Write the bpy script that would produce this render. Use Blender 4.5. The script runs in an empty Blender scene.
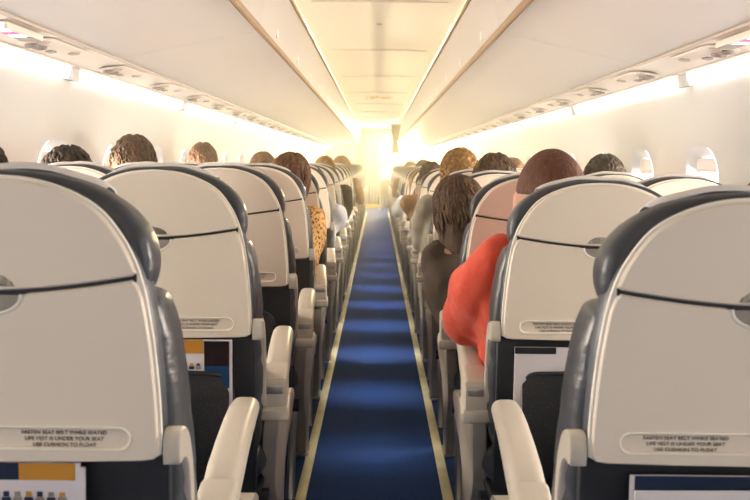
import bpy, bmesh, math, random
from mathutils import Vector, Matrix, noise
PI = math.pi
R = math.radians
rnd = random.Random(7)
S = bpy.context.scene
COL = S.collection

# ------------------------------------------------------------------ camera
CAM_Z = 1.15
cam_d = bpy.data.cameras.new('camera')
cam = bpy.data.objects.new('camera', cam_d); COL.objects.link(cam)
cam.location = (0, 0, CAM_Z)
cam.rotation_euler = (R(90), R(-0.6), 0)
cam_d.sensor_width = 36
cam_d.lens = 835 / 750 * 36
cam_d.shift_x = -3 / 750
cam_d.shift_y = -87 / 750
cam_d.clip_start = 0.05
cam_d.dof.use_dof = True
cam_d.dof.focus_distance = 2.6
cam_d.dof.aperture_fstop = 9.0
S.camera = cam

# ------------------------------------------------------------------ world, lights, exposure
S.view_settings.view_transform = 'Standard'
S.view_settings.look = 'None'
S.view_settings.exposure = 0.0
S.view_settings.gamma = 1
S.view_settings.use_curve_mapping = False
w = bpy.data.worlds.new('sky'); S.world = w; w.use_nodes = True
wb = w.node_tree.nodes['Background']
wb.inputs[0].default_value = (0.90, 0.95, 1.0, 1)
wb.inputs[1].default_value = 7.0

def area(name, loc, rot, sx, sy, power, col):
    d = bpy.data.lights.new(name, 'AREA'); d.shape = 'RECTANGLE'; d.size = sx; d.size_y = sy
    d.energy = power; d.color = col
    o = bpy.data.objects.new(name, d); COL.objects.link(o); o.location = loc; o.rotation_euler = rot
    return o
END = 21.5          # front bulkhead
BACK = -4.0         # rear bulkhead, behind the camera
# cove lamps on top of the overhead bins, washing the aisle ceiling (a neutral rear run and a warm front run)
for s in (-1, 1):
    area('cove_lamp_rear', (s*0.505, 0.5, 1.965), (0, R(180 + s*40), 0), 0.04, 8.8, 45, (1.0, 0.80, 0.62))
    area('cove_lamp_front', (s*0.505, 13.2, 1.965), (0, R(180 + s*40), 0), 0.04, 16.4, 1000, (1.0, 0.80, 0.50))
# added lamp feeding the warm front glow, and an added fill behind the camera
area('added_glow_lamp', (0.75, END-0.5, 1.66), (R(-84), 0, R(2)), 0.5, 0.4, 2300, (1.0, 0.74, 0.34))
area('added_rear_fill', (0, BACK+0.1, 1.45), (R(90), 0, 0), 1.2, 0.7, 10, (1.0, 0.86, 0.74))
# daylight entering at every window
for s in (-1, 1):
    for k in range(-7, 21):
        y = 3.50+0.79*k; f = min(1, max(0, (y-1.5)/7))
        p = 1.0 if y < 0 else (5 if y < 0.5 else (11 if y < 1.5 else (40 if y < 2 else (38 if y < 4 else 38))))
        area('window_daylight', (s*1.47, y, 1.0), (0, R(s*58), 0), 0.30, 0.22, p, (1.0, 0.87-0.07*f, 0.75-0.27*f))
sun_d = bpy.data.lights.new('sun', 'SUN'); sun_d.energy = 12; sun_d.angle = R(4); sun_d.color = (1.0, 0.97, 0.93)
sun = bpy.data.objects.new('sun', sun_d); COL.objects.link(sun); sun.rotation_euler = (0, R(-55.5), R(-12))

# narrow unseen lamps added at the ceiling to throw pale bands on the carpet
for k in range(20):
    dl = area('added_band_lamp', (0.0, 3.30+0.87*k, 2.02), (0, 0, 0), 0.34, 0.05, (0.22, 0.5, 0.75)[min(k, 2)] + 0.03*k, (0.95, 0.95, 1.0))
    dl.data.spread = R(17)

# ------------------------------------------------------------------ materials
def mat(name, col, rough=0.5, var=0.04, scale=6, bump=0.0, bscale=60, emit=None, estr=0, metal=0, spec=0.5, coat=0, stretch=None, sheen=0):
    m = bpy.data.materials.new(name); m.use_nodes = True
    nt = m.node_tree; b = nt.nodes['Principled BSDF']
    b.inputs['Roughness'].default_value = rough
    b.inputs['Metallic'].default_value = metal
    b.inputs['Specular IOR Level'].default_value = spec
    b.inputs['Coat Weight'].default_value = coat
    b.inputs['Sheen Weight'].default_value = sheen
    tc = nt.nodes.new('ShaderNodeTexCoord')
    src = tc.outputs['Object']
    if stretch:
        mp = nt.nodes.new('ShaderNodeMapping'); mp.inputs['Scale'].default_value = stretch
        nt.links.new(src, mp.inputs[0]); src = mp.outputs[0]
    n = nt.nodes.new('ShaderNodeTexNoise'); n.inputs['Scale'].default_value = scale; n.inputs['Detail'].default_value = 4
    nt.links.new(src, n.inputs['Vector'])
    r = nt.nodes.new('ShaderNodeValToRGB')
    r.color_ramp.elements[0].position = 0.3; r.color_ramp.elements[1].position = 0.7
    r.color_ramp.elements[0].color = tuple(max(0, c*(1-var)) for c in col) + (1,)
    r.color_ramp.elements[1].color = tuple(min(1, c*(1+var)) for c in col) + (1,)
    nt.links.new(n.outputs['Fac'], r.inputs[0]); nt.links.new(r.outputs[0], b.inputs['Base Color'])
    if bump:
        n2 = nt.nodes.new('ShaderNodeTexNoise'); n2.inputs['Scale'].default_value = bscale; n2.inputs['Detail'].default_value = 5
        nt.links.new(src, n2.inputs['Vector'])
        bp = nt.nodes.new('ShaderNodeBump'); bp.inputs['Strength'].default_value = bump; bp.inputs['Distance'].default_value = 0.01
        nt.links.new(n2.outputs['Fac'], bp.inputs['Height']); nt.links.new(bp.outputs[0], b.inputs['Normal'])
    if emit:
        b.inputs['Emission Color'].default_value = tuple(emit) + (1,)
        b.inputs['Emission Strength'].default_value = estr
    return m
def voro_mat(name, c1, c2, scale, thr, rough=0.7, stretch=(1, 1, 1), feature='F1'):
    m = mat(name, c1, rough); nt = m.node_tree; b = nt.nodes['Principled BSDF']
    tc = nt.nodes.new('ShaderNodeTexCoord'); mp = nt.nodes.new('ShaderNodeMapping'); mp.inputs['Scale'].default_value = stretch
    v = nt.nodes.new('ShaderNodeTexVoronoi'); v.inputs['Scale'].default_value = scale; v.feature = feature
    r = nt.nodes.new('ShaderNodeValToRGB'); r.color_ramp.interpolation = 'CONSTANT'
    r.color_ramp.elements[0].color = tuple(c2)+(1,); r.color_ramp.elements[1].position = thr; r.color_ramp.elements[1].color = tuple(c1)+(1,)
    nt.links.new(tc.outputs['Object'], mp.inputs[0]); nt.links.new(mp.outputs[0], v.inputs['Vector'])
    nt.links.new(v.outputs['Distance'], r.inputs[0]); nt.links.new(r.outputs[0], b.inputs['Base Color'])
    return m
M = dict(
    shell=mat('shell_plastic', (0.74, 0.65, 0.54), 0.42, 0.02, 3, 0.02, 400),
    shell2=mat('shell_edge_plastic', (0.82, 0.78, 0.70), 0.35, 0.02),
    recess=mat('recess_plastic', (0.30, 0.27, 0.235), 0.5, 0.02),
    arm=mat('armrest_plastic', (0.50, 0.455, 0.39), 0.38, 0.03, 5),
    fairing=mat('fairing_plastic', (0.42, 0.38, 0.325), 0.45, 0.05, 7),
    latch=mat('latch_plastic', (0.20, 0.18, 0.16), 0.4),
    leather=mat('slate_leather', (0.046, 0.051, 0.062), 0.36, 0.12, 9, 0.25, 25, stretch=(1, 1, 2.2)),
    leather2=mat('slate_leather_side', (0.050, 0.058, 0.073), 0.42, 0.10, 9, 0.15, 40),
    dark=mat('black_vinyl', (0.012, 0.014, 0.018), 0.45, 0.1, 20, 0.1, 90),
    net=voro_mat('black_pocket_net', (0.011, 0.012, 0.014), (0.035, 0.035, 0.036), 150, 0.22),
    cloth=mat('white_cover_cloth', (0.74, 0.72, 0.70), 0.85, 0.03, 20, 0.25, 60),
    metal=mat('brushed_metal', (0.45, 0.44, 0.42), 0.35, 0.05, 20, metal=0.9),
    carpet=mat('blue_carpet', (0.011, 0.045, 0.165), 0.85, 0.45, 140, 0.5, 260, spec=0.3),
    strip=mat('photoluminescent_strip', (0.66, 0.60, 0.36), 0.5, 0.12, 10),
    wall=mat('cream_sidewall', (0.53, 0.55, 0.57), 0.55, 0.02, 1.5),
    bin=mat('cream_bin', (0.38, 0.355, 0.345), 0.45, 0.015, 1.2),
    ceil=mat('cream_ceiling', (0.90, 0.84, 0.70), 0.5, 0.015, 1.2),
    groove=mat('brown_seal', (0.26, 0.17, 0.10), 0.6),
    trimg=mat('grey_seal', (0.50, 0.43, 0.38), 0.6),
    psu=mat('psu_plastic', (0.74, 0.68, 0.62), 0.5, 0.02),
    vent=mat('vent_grey', (0.26, 0.22, 0.20), 0.45),
    lamp=mat('wash_light', (1, 1, 1), 0.5, emit=(1.0, 0.90, 0.77), estr=4),
    signw=mat('sign_lit_white', (1, 1, 1), 0.5, emit=(1, 1, 1), estr=3),
    signr=mat('sign_lit_red', (0.8, 0.05, 0.15), 0.5, emit=(1, 0.08, 0.22), estr=1.5),
    amber=mat('amber_sign', (0.22, 0.09, 0.01), 0.5),
    text=mat('placard_ink', (0.09, 0.08, 0.07), 0.6),
    shade=mat('window_shade_plastic', (0.92, 0.90, 0.87), 0.5),
    curtain=mat('lilac_curtain', (0.12, 0.10, 0.20), 0.9, 0.06, 12),
    curtain2=mat('olive_curtain', (0.10, 0.10, 0.035), 0.9, 0.1, 12),
    yellow=mat('yellow_pelmet', (0.85, 0.62, 0.03), 0.6),
    red=mat('red_knit', (0.52, 0.050, 0.018), 0.85, 0.10, 14, 0.25, 70, sheen=0.2),
    brown=mat('brown_knit', (0.060, 0.042, 0.030), 0.9, 0.15, 14, 0.3, 50),
    greige=mat('greige_cotton', (0.30, 0.28, 0.235), 0.85, 0.12, 10, 0.3, 30),
    white=mat('pale_shirt_cotton', (0.55, 0.57, 0.60), 0.85, 0.08, 10, 0.3, 30),
    tan=mat('tan_cotton', (0.36, 0.22, 0.12), 0.85, 0.10, 10, 0.3, 30),
    navy=mat('navy_cotton', (0.03, 0.04, 0.08), 0.85, 0.10, 10, 0.3, 30),
    jeans=mat('blue_denim', (0.07, 0.17, 0.36), 0.9, 0.15, 30, 0.2, 120),
    leopard=voro_mat('leopard_print', (0.62, 0.36, 0.13), (0.14, 0.06, 0.02), 95, 0.42, 0.8, (1, 1, 0.75)),
    skin=mat('skin', (0.56, 0.29, 0.20), 0.5, 0.06, 12),
    shoe=mat('dark_shoe', (0.02, 0.018, 0.016), 0.4),
    eye=mat('eye', (0.35, 0.33, 0.30), 0.2),
    hair_dark=mat('dark_brown_hair', (0.018, 0.010, 0.006), 0.7, 0.5, 40, 0.6, 60, stretch=(3, 3, 1)),
    hair_brown=mat('brown_hair', (0.062, 0.029, 0.013), 0.65, 0.5, 40, 0.6, 60, stretch=(3, 3, 1)),
    hair_red=mat('auburn_hair', (0.095, 0.030, 0.013), 0.65, 0.4, 40, 0.6, 60, stretch=(3, 3, 1)),
    hair_blond=mat('golden_hair', (0.26, 0.125, 0.028), 0.6, 0.5, 40, 0.6, 60, stretch=(3, 3, 1)),
    hair_umber=mat('umber_hair', (0.034, 0.018, 0.010), 0.65, 0.4, 40, 0.6, 60, stretch=(3, 3, 1)),
    hair_gold=mat('golden_brown_hair', (0.125, 0.058, 0.02), 0.6, 0.5, 40, 0.6, 60, stretch=(3, 3, 1)),
    hair_pale=mat('pale_gold_hair', (0.40, 0.23, 0.07), 0.6, 0.5, 40, 0.6, 60, stretch=(3, 3, 1)),
    paper=mat('white_paper', (0.62, 0.58, 0.60), 0.6, 0.03),
    mag_dark=mat('magazine_dark_blue', (0.012, 0.022, 0.05), 0.3, 0.2, 8),
    mag_orange=mat('magazine_orange', (0.52, 0.24, 0.035), 0.35, 0.08),
    mag_brown=mat('magazine_brown', (0.020, 0.010, 0.012), 0.3, 0.3, 10),
    mag_blue=mat('magazine_blue', (0.012, 0.05, 0.13), 0.3, 0.3, 10),
)
gl = bpy.data.materials.new('window_acrylic'); gl.use_nodes = True
_nt = gl.node_tree; _nt.nodes.clear()
_o = _nt.nodes.new('ShaderNodeOutputMaterial'); _mx = _nt.nodes.new('ShaderNodeMixShader'); _t = _nt.nodes.new('ShaderNodeBsdfTransparent'); _g = _nt.nodes.new('ShaderNodeBsdfGlossy')
_g.inputs['Roughness'].default_value = 0.05; _mx.inputs[0].default_value = 0.05
_nt.links.new(_t.outputs[0], _mx.inputs[1]); _nt.links.new(_g.outputs[0], _mx.inputs[2]); _nt.links.new(_mx.outputs[0], _o.inputs[0])
M['glass'] = gl

# ------------------------------------------------------------------ helpers
def tag(o, label=None, cat=None, group=None, kind=None):
    if label: o['label'] = label
    if cat: o['category'] = cat
    if group: o['group'] = group
    if kind: o['kind'] = kind
    return o
def empty(name, loc=(0, 0, 0), label=None, cat=None, group=None):
    o = bpy.data.objects.new(name, None); COL.objects.link(o); o.location = loc; o.empty_display_size = 0.1
    return tag(o, label, cat, group)
def shade(me, ang=40):
    for p in me.polygons: p.use_smooth = True
    try: me.set_sharp_from_angle(angle=R(ang))
    except Exception: pass
def link(name, bm, m, parent=None, smooth=40):
    me = bpy.data.meshes.new(name)
    bmesh.ops.recalc_face_normals(bm, faces=bm.faces[:])
    bm.to_mesh(me); bm.free()
    if isinstance(m, (list, tuple)):
        for x in m: me.materials.append(x)
    else: me.materials.append(m)
    if smooth: shade(me, smooth)
    o = bpy.data.objects.new(name, me); COL.objects.link(o)
    if parent: o.parent = parent
    return o
def bake(o, mods):
    """mods: list of (type, {attrs}); evaluates them into the object's mesh"""
    for t, at in mods:
        md = o.modifiers.new(t, t)
        for k, v in at.items(): setattr(md, k, v)
    bpy.context.view_layer.update()
    dg = bpy.context.evaluated_depsgraph_get()
    me = bpy.data.meshes.new_from_object(o.evaluated_get(dg))
    o.modifiers.clear(); o.data = me
    return o
KIDS = {}
def copy_tree(o, parent=None):
    c = o.copy(); COL.objects.link(c)
    if parent: c.parent = parent
    if o not in KIDS: KIDS[o] = list(o.children)
    for ch in KIDS[o]: copy_tree(ch, c)
    return c
def bridge(bm, a, b, mi=0):
    n = len(a); fs = []
    for i in range(n):
        f = bm.faces.new((a[i], a[(i+1) % n], b[(i+1) % n], b[i])); f.material_index = mi; fs.append(f)
    return fs
def loft(bm, rings, cap=True, mi=0):
    vr = [[bm.verts.new(p) for p in r] for r in rings]
    for a, b in zip(vr, vr[1:]): bridge(bm, a, b, mi)
    if cap:
        bm.faces.new(vr[0][::-1]).material_index = mi; bm.faces.new(vr[-1]).material_index = mi
    return vr
def box(bm, x0, x1, y0, y1, z0, z1, bev=0, mi=0):
    v = [bm.verts.new((x, y, z)) for x in (x0, x1) for y in (y0, y1) for z in (z0, z1)]
    F = [(0, 1, 3, 2), (4, 6, 7, 5), (0, 4, 5, 1), (2, 3, 7, 6), (0, 2, 6, 4), (1, 5, 7, 3)]
    fs = [bm.faces.new([v[i] for i in f]) for f in F]
    for f in fs: f.material_index = mi
    if bev:
        es = {e for f in fs for e in f.edges}
        bmesh.ops.bevel(bm, geom=list(es), offset=bev, segments=3, profile=0.5, affect='EDGES')
def tube(bm, pts, r, n=8, closed=False, mi=0):
    P = [Vector(p) for p in pts]; rings = []
    for i, p in enumerate(P):
        a = P[i-1] if (i or closed) else p; b = P[(i+1) % len(P)] if (i < len(P)-1 or closed) else p
        t = (b-a).normalized(); u = t.cross(Vector((0.13, 0.37, 0.92))).normalized(); v = t.cross(u)
        rr = r[i] if isinstance(r, (list, tuple)) else r
        rings.append([p + u*math.cos(2*PI*k/n)*rr + v*math.sin(2*PI*k/n)*rr for k in range(n)])
    vr = loft(bm, rings, not closed, mi)
    if closed: bridge(bm, vr[-1], vr[0], mi)
def ellipsoid(bm, c, r, u=16, v=12, mtx=None):
    m = Matrix.Translation(c) @ (mtx or Matrix()) @ Matrix.Diagonal((r[0], r[1], r[2], 1))
    bmesh.ops.create_uvsphere(bm, u_segments=u, v_segments=v, radius=1, matrix=m)
def rrect(w, h, r, n=5, cx=0, cy=0):
    pts = []
    for sx, sy, a0 in ((1, 1, 0), (-1, 1, 90), (-1, -1, 180), (1, -1, 270)):
        for k in range(n+1):
            a = R(a0 + 90*k/n)
            pts.append((cx + sx*(w/2-r) + r*math.cos(a), cy + sy*(h/2-r) + r*math.sin(a)))
    return pts
def smooth_poly(pts, n=4, closed=False):
    out = []; L = len(pts)
    rng = L if closed else L-1
    for i in range(rng):
        p0 = pts[i-1] if (i or closed) else pts[0]; p1 = pts[i]; p2 = pts[(i+1) % L]; p3 = pts[(i+2) % L] if (closed or i+2 < L) else pts[-1]
        for k in range(n):
            t = k/n
            out.append(tuple(0.5*((2*p1[j]) + (-p0[j]+p2[j])*t + (2*p0[j]-5*p1[j]+4*p2[j]-p3[j])*t*t + (-p0[j]+3*p1[j]-3*p2[j]+p3[j])*t**3) for j in range(len(p1))))
    if not closed: out.append(tuple(pts[-1]))
    return out
def offset(pts, d):
    n = len(pts); out = []
    ar = sum(pts[i][0]*pts[(i+1) % n][1]-pts[(i+1) % n][0]*pts[i][1] for i in range(n))
    s = 1 if ar > 0 else -1
    for i in range(n):
        a = Vector(pts[i-1]); b = Vector(pts[(i+1) % n]); t = (b-a)
        if t.length < 1e-9: out.append(tuple(pts[i])); continue
        t.normalize(); out.append((pts[i][0] + s*t.y*d, pts[i][1] - s*t.x*d))
    return out
def mirror_half(half):
    """half: points from the bottom centre outwards and up to the top centre (x>=0)"""
    return half + [(-x, z) for x, z in half[::-1] if x > 1e-6]
def slab(bm, poly, ys, mi=0):
    """poly in xz; ys: list of (y, offset)"""
    rings = [[(x, y, z) for x, z in (offset(poly, o) if o else poly)] for y, o in ys]
    return loft(bm, rings, True, mi)
def lean(bm, z0=0.60, k=0.10):
    for v in bm.verts: v.co.y -= (v.co.z - z0)*k
def text_obj(s, size, loc, rot, m, parent=None, name='lettering', ext=0.0003, align='CENTER'):
    cu = bpy.data.curves.new(name, 'FONT'); cu.body = s; cu.size = size; cu.extrude = ext
    cu.align_x = align; cu.align_y = 'CENTER'; cu.space_line = 1.15
    t = bpy.data.objects.new(name, cu); COL.objects.link(t)
    bpy.context.view_layer.update()
    me = bpy.data.meshes.new_from_object(t.evaluated_get(bpy.context.evaluated_depsgraph_get()))
    bpy.data.objects.remove(t)
    me.materials.clear(); me.materials.append(m)
    o = bpy.data.objects.new(name, me); COL.objects.link(o); o.location = loc; o.rotation_euler = rot
    if parent: o.parent = parent
    return o

# ------------------------------------------------------------------ cabin shell
def wallx(z):      # half width of the cabin lining at height z
    t = (z-0.95)/1.0
    return 1.365 - 0.22*t*t - (0.12*max(0, t)**3)
WP = 0.79; W0 = 3.50     # window pitch and first window centre
win_y = [W0 + WP*k for k in range(-9, 23)]
WZ = 1.0
def hole(i): return rrect(0.34, 0.46, 0.11, 6, 0, 0)
for s, side in ((-1, 'left'), (1, 'right')):
    bm = bmesh.new()
    zs = [0.0, 0.2, 0.4, 0.55, WZ-0.34]; zt = [WZ+0.34, 1.42, 1.48, 1.53]
    y_edges = [BACK] + [y-WP/2 for y in win_y if y-WP/2 > BACK and y+WP/2 < END]
    wy = [y for y in win_y if y-WP/2 > BACK and y+WP/2 < END]
    y_edges.append(wy[-1]+WP/2); y_edges.append(END)
    def quadstrip(y0, y1, zz):
        pv = None
        for z in zz:
            c = [bm.verts.new((s*wallx(z), y0, z)), bm.verts.new((s*wallx(z), y1, z))]
            if pv: bm.faces.new((pv[0], pv[1], c[1], c[0]))
            pv = c
    for y0, y1 in zip(y_edges, y_edges[1:]):
        quadstrip(y0, y1, zs); quadstrip(y0, y1, zt)
    full = [WZ-0.34, WZ-0.17, WZ, WZ+0.17, WZ+0.34]
    quadstrip(y_edges[0], y_edges[1], full); quadstrip(y_edges[-2], y_edges[-1], full)
    hp = hole(0); N = len(hp)
    for yc in wy:
        rings = []
        for t in (0, 0.12, 0.35, 0.65, 1.0):
            ring = []
            for (hy, hz) in hp:
                # boundary point in the same direction
                dy, dz = hy, hz; k = min((WP/2)/abs(dy) if abs(dy) > 1e-6 else 9, 0.34/abs(dz) if abs(dz) > 1e-6 else 9)
                by, bz = dy*k, dz*k
                y = yc + hy*(1-t)+by*t; z = WZ + hz*(1-t)+bz*t
                ring.append(bm.verts.new((s*wallx(z), y, z)))
            rings.append(ring)
        for a, b in zip(rings, rings[1:]): bridge(bm, a, b)
        # corners of the bay
        for sy in (-1, 1):
            for sz in (-1, 1):
                cand = sorted(rings[-1], key=lambda v: (v.co.y-(yc+sy*WP/2))**2 + (v.co.z-(WZ+sz*0.34))**2)[:2]
                z = WZ+sz*0.34
                if (cand[0].co.y-(yc+sy*WP/2))**2 + (cand[0].co.z-z)**2 > 1e-8:
                    cv = bm.verts.new((s*wallx(z), yc+sy*WP/2, z))
                    try: bm.faces.new((cand[0], cand[1], cv))
                    except Exception: pass
    bmesh.ops.remove_doubles(bm, verts=bm.verts[:], dist=0.0005)
    o = link('wall_'+side, bm, M['wall'], smooth=35); tag(o, kind='structure')
    for i, yc in enumerate(wy):
        n = (i+1) + (0 if s < 0 else 40)
        bm = bmesh.new()
        rings = []
        for dep, w_, h_, r_ in ((-0.004, 0.345, 0.465, 0.112), (0.0, 0.33, 0.45, 0.108), (0.018, 0.305, 0.42, 0.10), (0.045, 0.285, 0.385, 0.095), (0.05, 0.275, 0.375, 0.09)):
            rings.append([(s*(wallx(WZ+pz)+dep), yc+py, WZ+pz) for py, pz in rrect(w_, h_, r_, 6)])
        loft(bm, rings, False)
        fr = link('window_%d' % n, bm, M['wall'], smooth=60); tag(fr, kind='structure')
        bm = bmesh.new()
        f = [bm.verts.new((s*(wallx(WZ+pz)+0.0495), yc+py, WZ+pz)) for py, pz in rrect(0.28, 0.38, 0.09, 6)]
        bm.faces.new(f); link('pane', bm, M['glass'], fr, smooth=0)
        drop = (0.05, 0.04, 0.055)[(i + (2 if s > 0 else 0)) % 3]
        bm = bmesh.new(); box(bm, -0.004, 0.004, -0.135, 0.135, 0.175-drop, 0.185, 0.002); box(bm, -0.008, 0.008, -0.13, 0.13, 0.17-drop-0.006, 0.17-drop+0.006, 0.003)
        for v in bm.verts:
            z = WZ+v.co.z; v.co = Vector((s*(wallx(z)+0.036)+v.co.x, yc+v.co.y, z))
        link('window_shade', bm, M['shade'], fr)

# floor: carpet and the two strips
bm = bmesh.new()
nx = 1
box(bm, -1.30, 1.30, BACK, END+1.5, -0.05, 0.0)
tag(link('floor', bm, M['carpet'], smooth=0), kind='structure')
for i, s in enumerate((-1, 1)):
    bm = bmesh.new(); box(bm, s*0.252-0.018, s*0.252+0.018, BACK, 19.5, 0.0, 0.006, 0.002)
    tag(link('floor_path_strip', bm, M['strip']), 'pale yellow guide strip on the carpet along the %s edge of the aisle' % ('left' if s < 0 else 'right'), 'floor strip', 'aisle floor strips')
# ceiling
CZ = 2.03
bm = bmesh.new()
prof = [(-0.60, CZ-0.07), (-0.50, CZ-0.022), (-0.36, CZ-0.008), (-0.2, CZ), (0, CZ+0.004), (0.2, CZ), (0.36, CZ-0.008), (0.50, CZ-0.022), (0.60, CZ-0.07)]
va = [[bm.verts.new((x, y, z)) for x, z in prof] for y in (BACK, END)]
for i in range(len(prof)-1): bm.faces.new((va[0][i], va[0][i+1], va[1][i+1], va[1][i]))
# roof behind the bins, closes the shell
for s in (-1, 1):
    q = [(0.60, CZ-0.07), (0.60, CZ+0.05), (1.30, CZ+0.05), (1.30, 1.50), (wallx(1.53), 1.53)]
    vb = [[bm.verts.new((s*x, y, z)) for x, z in q] for y in (BACK, END)]
    for i in range(len(q)-1): bm.faces.new((vb[0][i], vb[0][i+1], vb[1][i+1], vb[1][i]))
tag(link('ceiling', bm, M['ceil'], smooth=50), kind='structure')
bm = bmesh.new()
for k in range(12):
    y = 0.6 + 1.95*k
    if y < END: box(bm, -0.37, 0.37, y-0.003, y+0.003, CZ-0.014, CZ+0.003)
tag(link('trim_3', bm, M['psu'], smooth=0), kind='structure')
for s, nm in ((-1, 'trim_4'), (1, 'trim_5')):
    bm = bmesh.new(); box(bm, s*0.455-0.008, s*0.455+0.008, BACK, END-0.02, 1.970, 1.989)
    tag(link(nm, bm, M['groove'], smooth=0), kind='structure')

# rear bulkhead (behind the camera) and front bulkhead
def bulkhead(name, y, opening):
    bm = bmesh.new()
    if opening:
        x0, x1, zt = opening
        box(bm, -1.36, x0, y, y+0.04, 0, 2.08); box(bm, x1, 1.36, y, y+0.04, 0, 2.08); box(bm, x0, x1, y, y+0.04, zt, 2.08)
    else: box(bm, -1.36, 1.36, y-0.04, y, 0, 2.08)
    tag(link(name, bm, M['wall'], smooth=0), kind='structure')
bulkhead('wall_rear', BACK, None)
bulkhead('wall_front', END, (-0.56, 0.50, 1.98))
bm = bmesh.new(); box(bm, -1.36, 1.36, END+1.4, END+1.44, 0, 2.08)
box(bm, -0.62, -0.58, END+0.05, END+1.4, 0, 2.08); box(bm, 0.56, 0.60, END+0.05, END+1.4, 0, 2.08); box(bm, -0.62, 0.60, END+0.045, END+1.4, 2.05, 2.08)
tag(link('wall_galley', bm, M['wall'], smooth=0), kind='structure')

# overhead bins ------------------------------------------------
BL = 1.95
def make_bin(length):
    root = empty('overhead_bin')
    g = 0.0015
    y0, y1 = g, length-g
    # underside (body): from the inboard lip outwards to the service panel
    body = [(0.505, 1.695), (0.500, 1.680), (0.515, 1.668), (0.60, 1.652), (0.75, 1.620), (0.90, 1.588), (WZ, 1.566), (1.05, 1.562), (1.05, 1.60), (1.0, 1.90), (0.60, 1.93), (0.52, 1.90)]
    bm = bmesh.new()
    loft(bm, [[(x, y, z) for x, z in body] for y in (y0, y1)])
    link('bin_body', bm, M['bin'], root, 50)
    door = [(0.498, 1.700), (0.482, 1.706), (0.474, 1.74), (0.464, 1.80), (0.458, 1.87), (0.456, 1.93), (0.458, 1.974), (0.470, 1.976), (0.505, 1.90), (0.515, 1.75)]
    bm = bmesh.new(); loft(bm, [[(x, y, z) for x, z in door] for y in (y0, y1)])
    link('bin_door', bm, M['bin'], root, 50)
    bm = bmesh.new(); box(bm, 0.482, 0.506, y0, y1, 1.684, 1.7045)
    link('seal', bm, M['groove'], root, 0)
    for t in (0.27, 0.77):
        bm = bmesh.new(); box(bm, -0.004, 0.004, -0.02, 0.02, -0.022, 0.022, 0.003)
        for v in bm.verts: v.co += Vector((0.474, length*t, 1.745))
        link('latch', bm, M['psu'], root)
    return root
proto_bin = make_bin(BL)
ords = ['nearest', 'second', 'third', 'fourth', 'fifth', 'sixth', 'seventh', 'eighth', 'ninth', 'tenth', 'eleventh', 'twelfth', 'thirteenth', 'fourteenth', 'fifteenth', 'sixteenth', 'seventeenth', 'eighteenth', 'nineteenth', 'twentieth', 'twenty-first', 'twenty-second', 'twenty-third']
first = True
for s, side in ((-1, 'left'), (1, 'right')):
    for k in range(13):
        y = 1.40 + BL*(k-2)
        if y < BACK or y > END-0.3: continue
        b = proto_bin if first else copy_tree(proto_bin); first = False
        b.location = (0, y, 0); b.scale = (s, 1 if y+BL <= END else (END-y-0.01)/BL, 1)
        tag(b, 'cream overhead bin, %s of the run along the %s side of the ceiling' % (ords[k], side), 'overhead bin', 'cream overhead bins on the %s' % side)

# service panel rail under each bin run + seal lines
for s, a, b_ in ((-1, 'trim_6', 'trim_8'), (1, 'trim_7', 'trim_9')):
    bm = bmesh.new()
    pr = [(1.052, 1.562), (1.052, 1.556), (1.14, 1.548), (1.225, 1.530), (1.245, 1.528), (1.245, 1.55), (1.14, 1.58)]
    loft(bm, [[(s*x, y, z) for x, z in pr] for y in (BACK+0.01, END-0.01)])
    tag(link(a, bm, M['psu'], smooth=30), kind='structure')
    bm = bmesh.new(); box(bm, s*1.052-0.005, s*1.052+0.005, BACK+0.01, END-0.01, 1.5535, 1.566); box(bm, s*1.222-0.004, s*1.222+0.004, BACK+0.01, END-0.01, 1.5265, 1.536)
    tag(link(b_, bm, M['trimg'], smooth=0), kind='structure')
# wash lights on the sidewalls (each 1.87 m long lamp is its own thing)
def make_wash():
    root = empty('wash_light')
    bm = bmesh.new(); prf = [(1.248, 1.527), (1.262, 1.480), (1.268, 1.480), (1.262, 1.527)]
    loft(bm, [[(x, y, z) for x, z in prf] for y in (0.0, 1.84)])
    link('diffuser', bm, M['lamp'], root, 0)
    bm = bmesh.new(); box(bm, 1.251, 1.275, -0.09, 0.0, 1.475, 1.53, 0.004)
    link('end_cap', bm, M['wall'], root)
    return root
pw = make_wash(); first = True
for s, side in ((-1, 'left'), (1, 'right')):
    for k in range(13):
        y = 3.50 + 1.95*(k-3)
        if y < BACK or y > END-0.2: continue
        b = pw if first else copy_tree(pw); first = False
        b.location = (0, y, 0); b.scale = (s, 1 if y+1.9 <= END else (END-y-0.02)/1.9, 1)
        tag(b, 'glowing white strip light above the windows, %s along the %s sidewall' % (ords[k], side), 'strip light', 'strip lights on the %s sidewall' % side)

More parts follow.
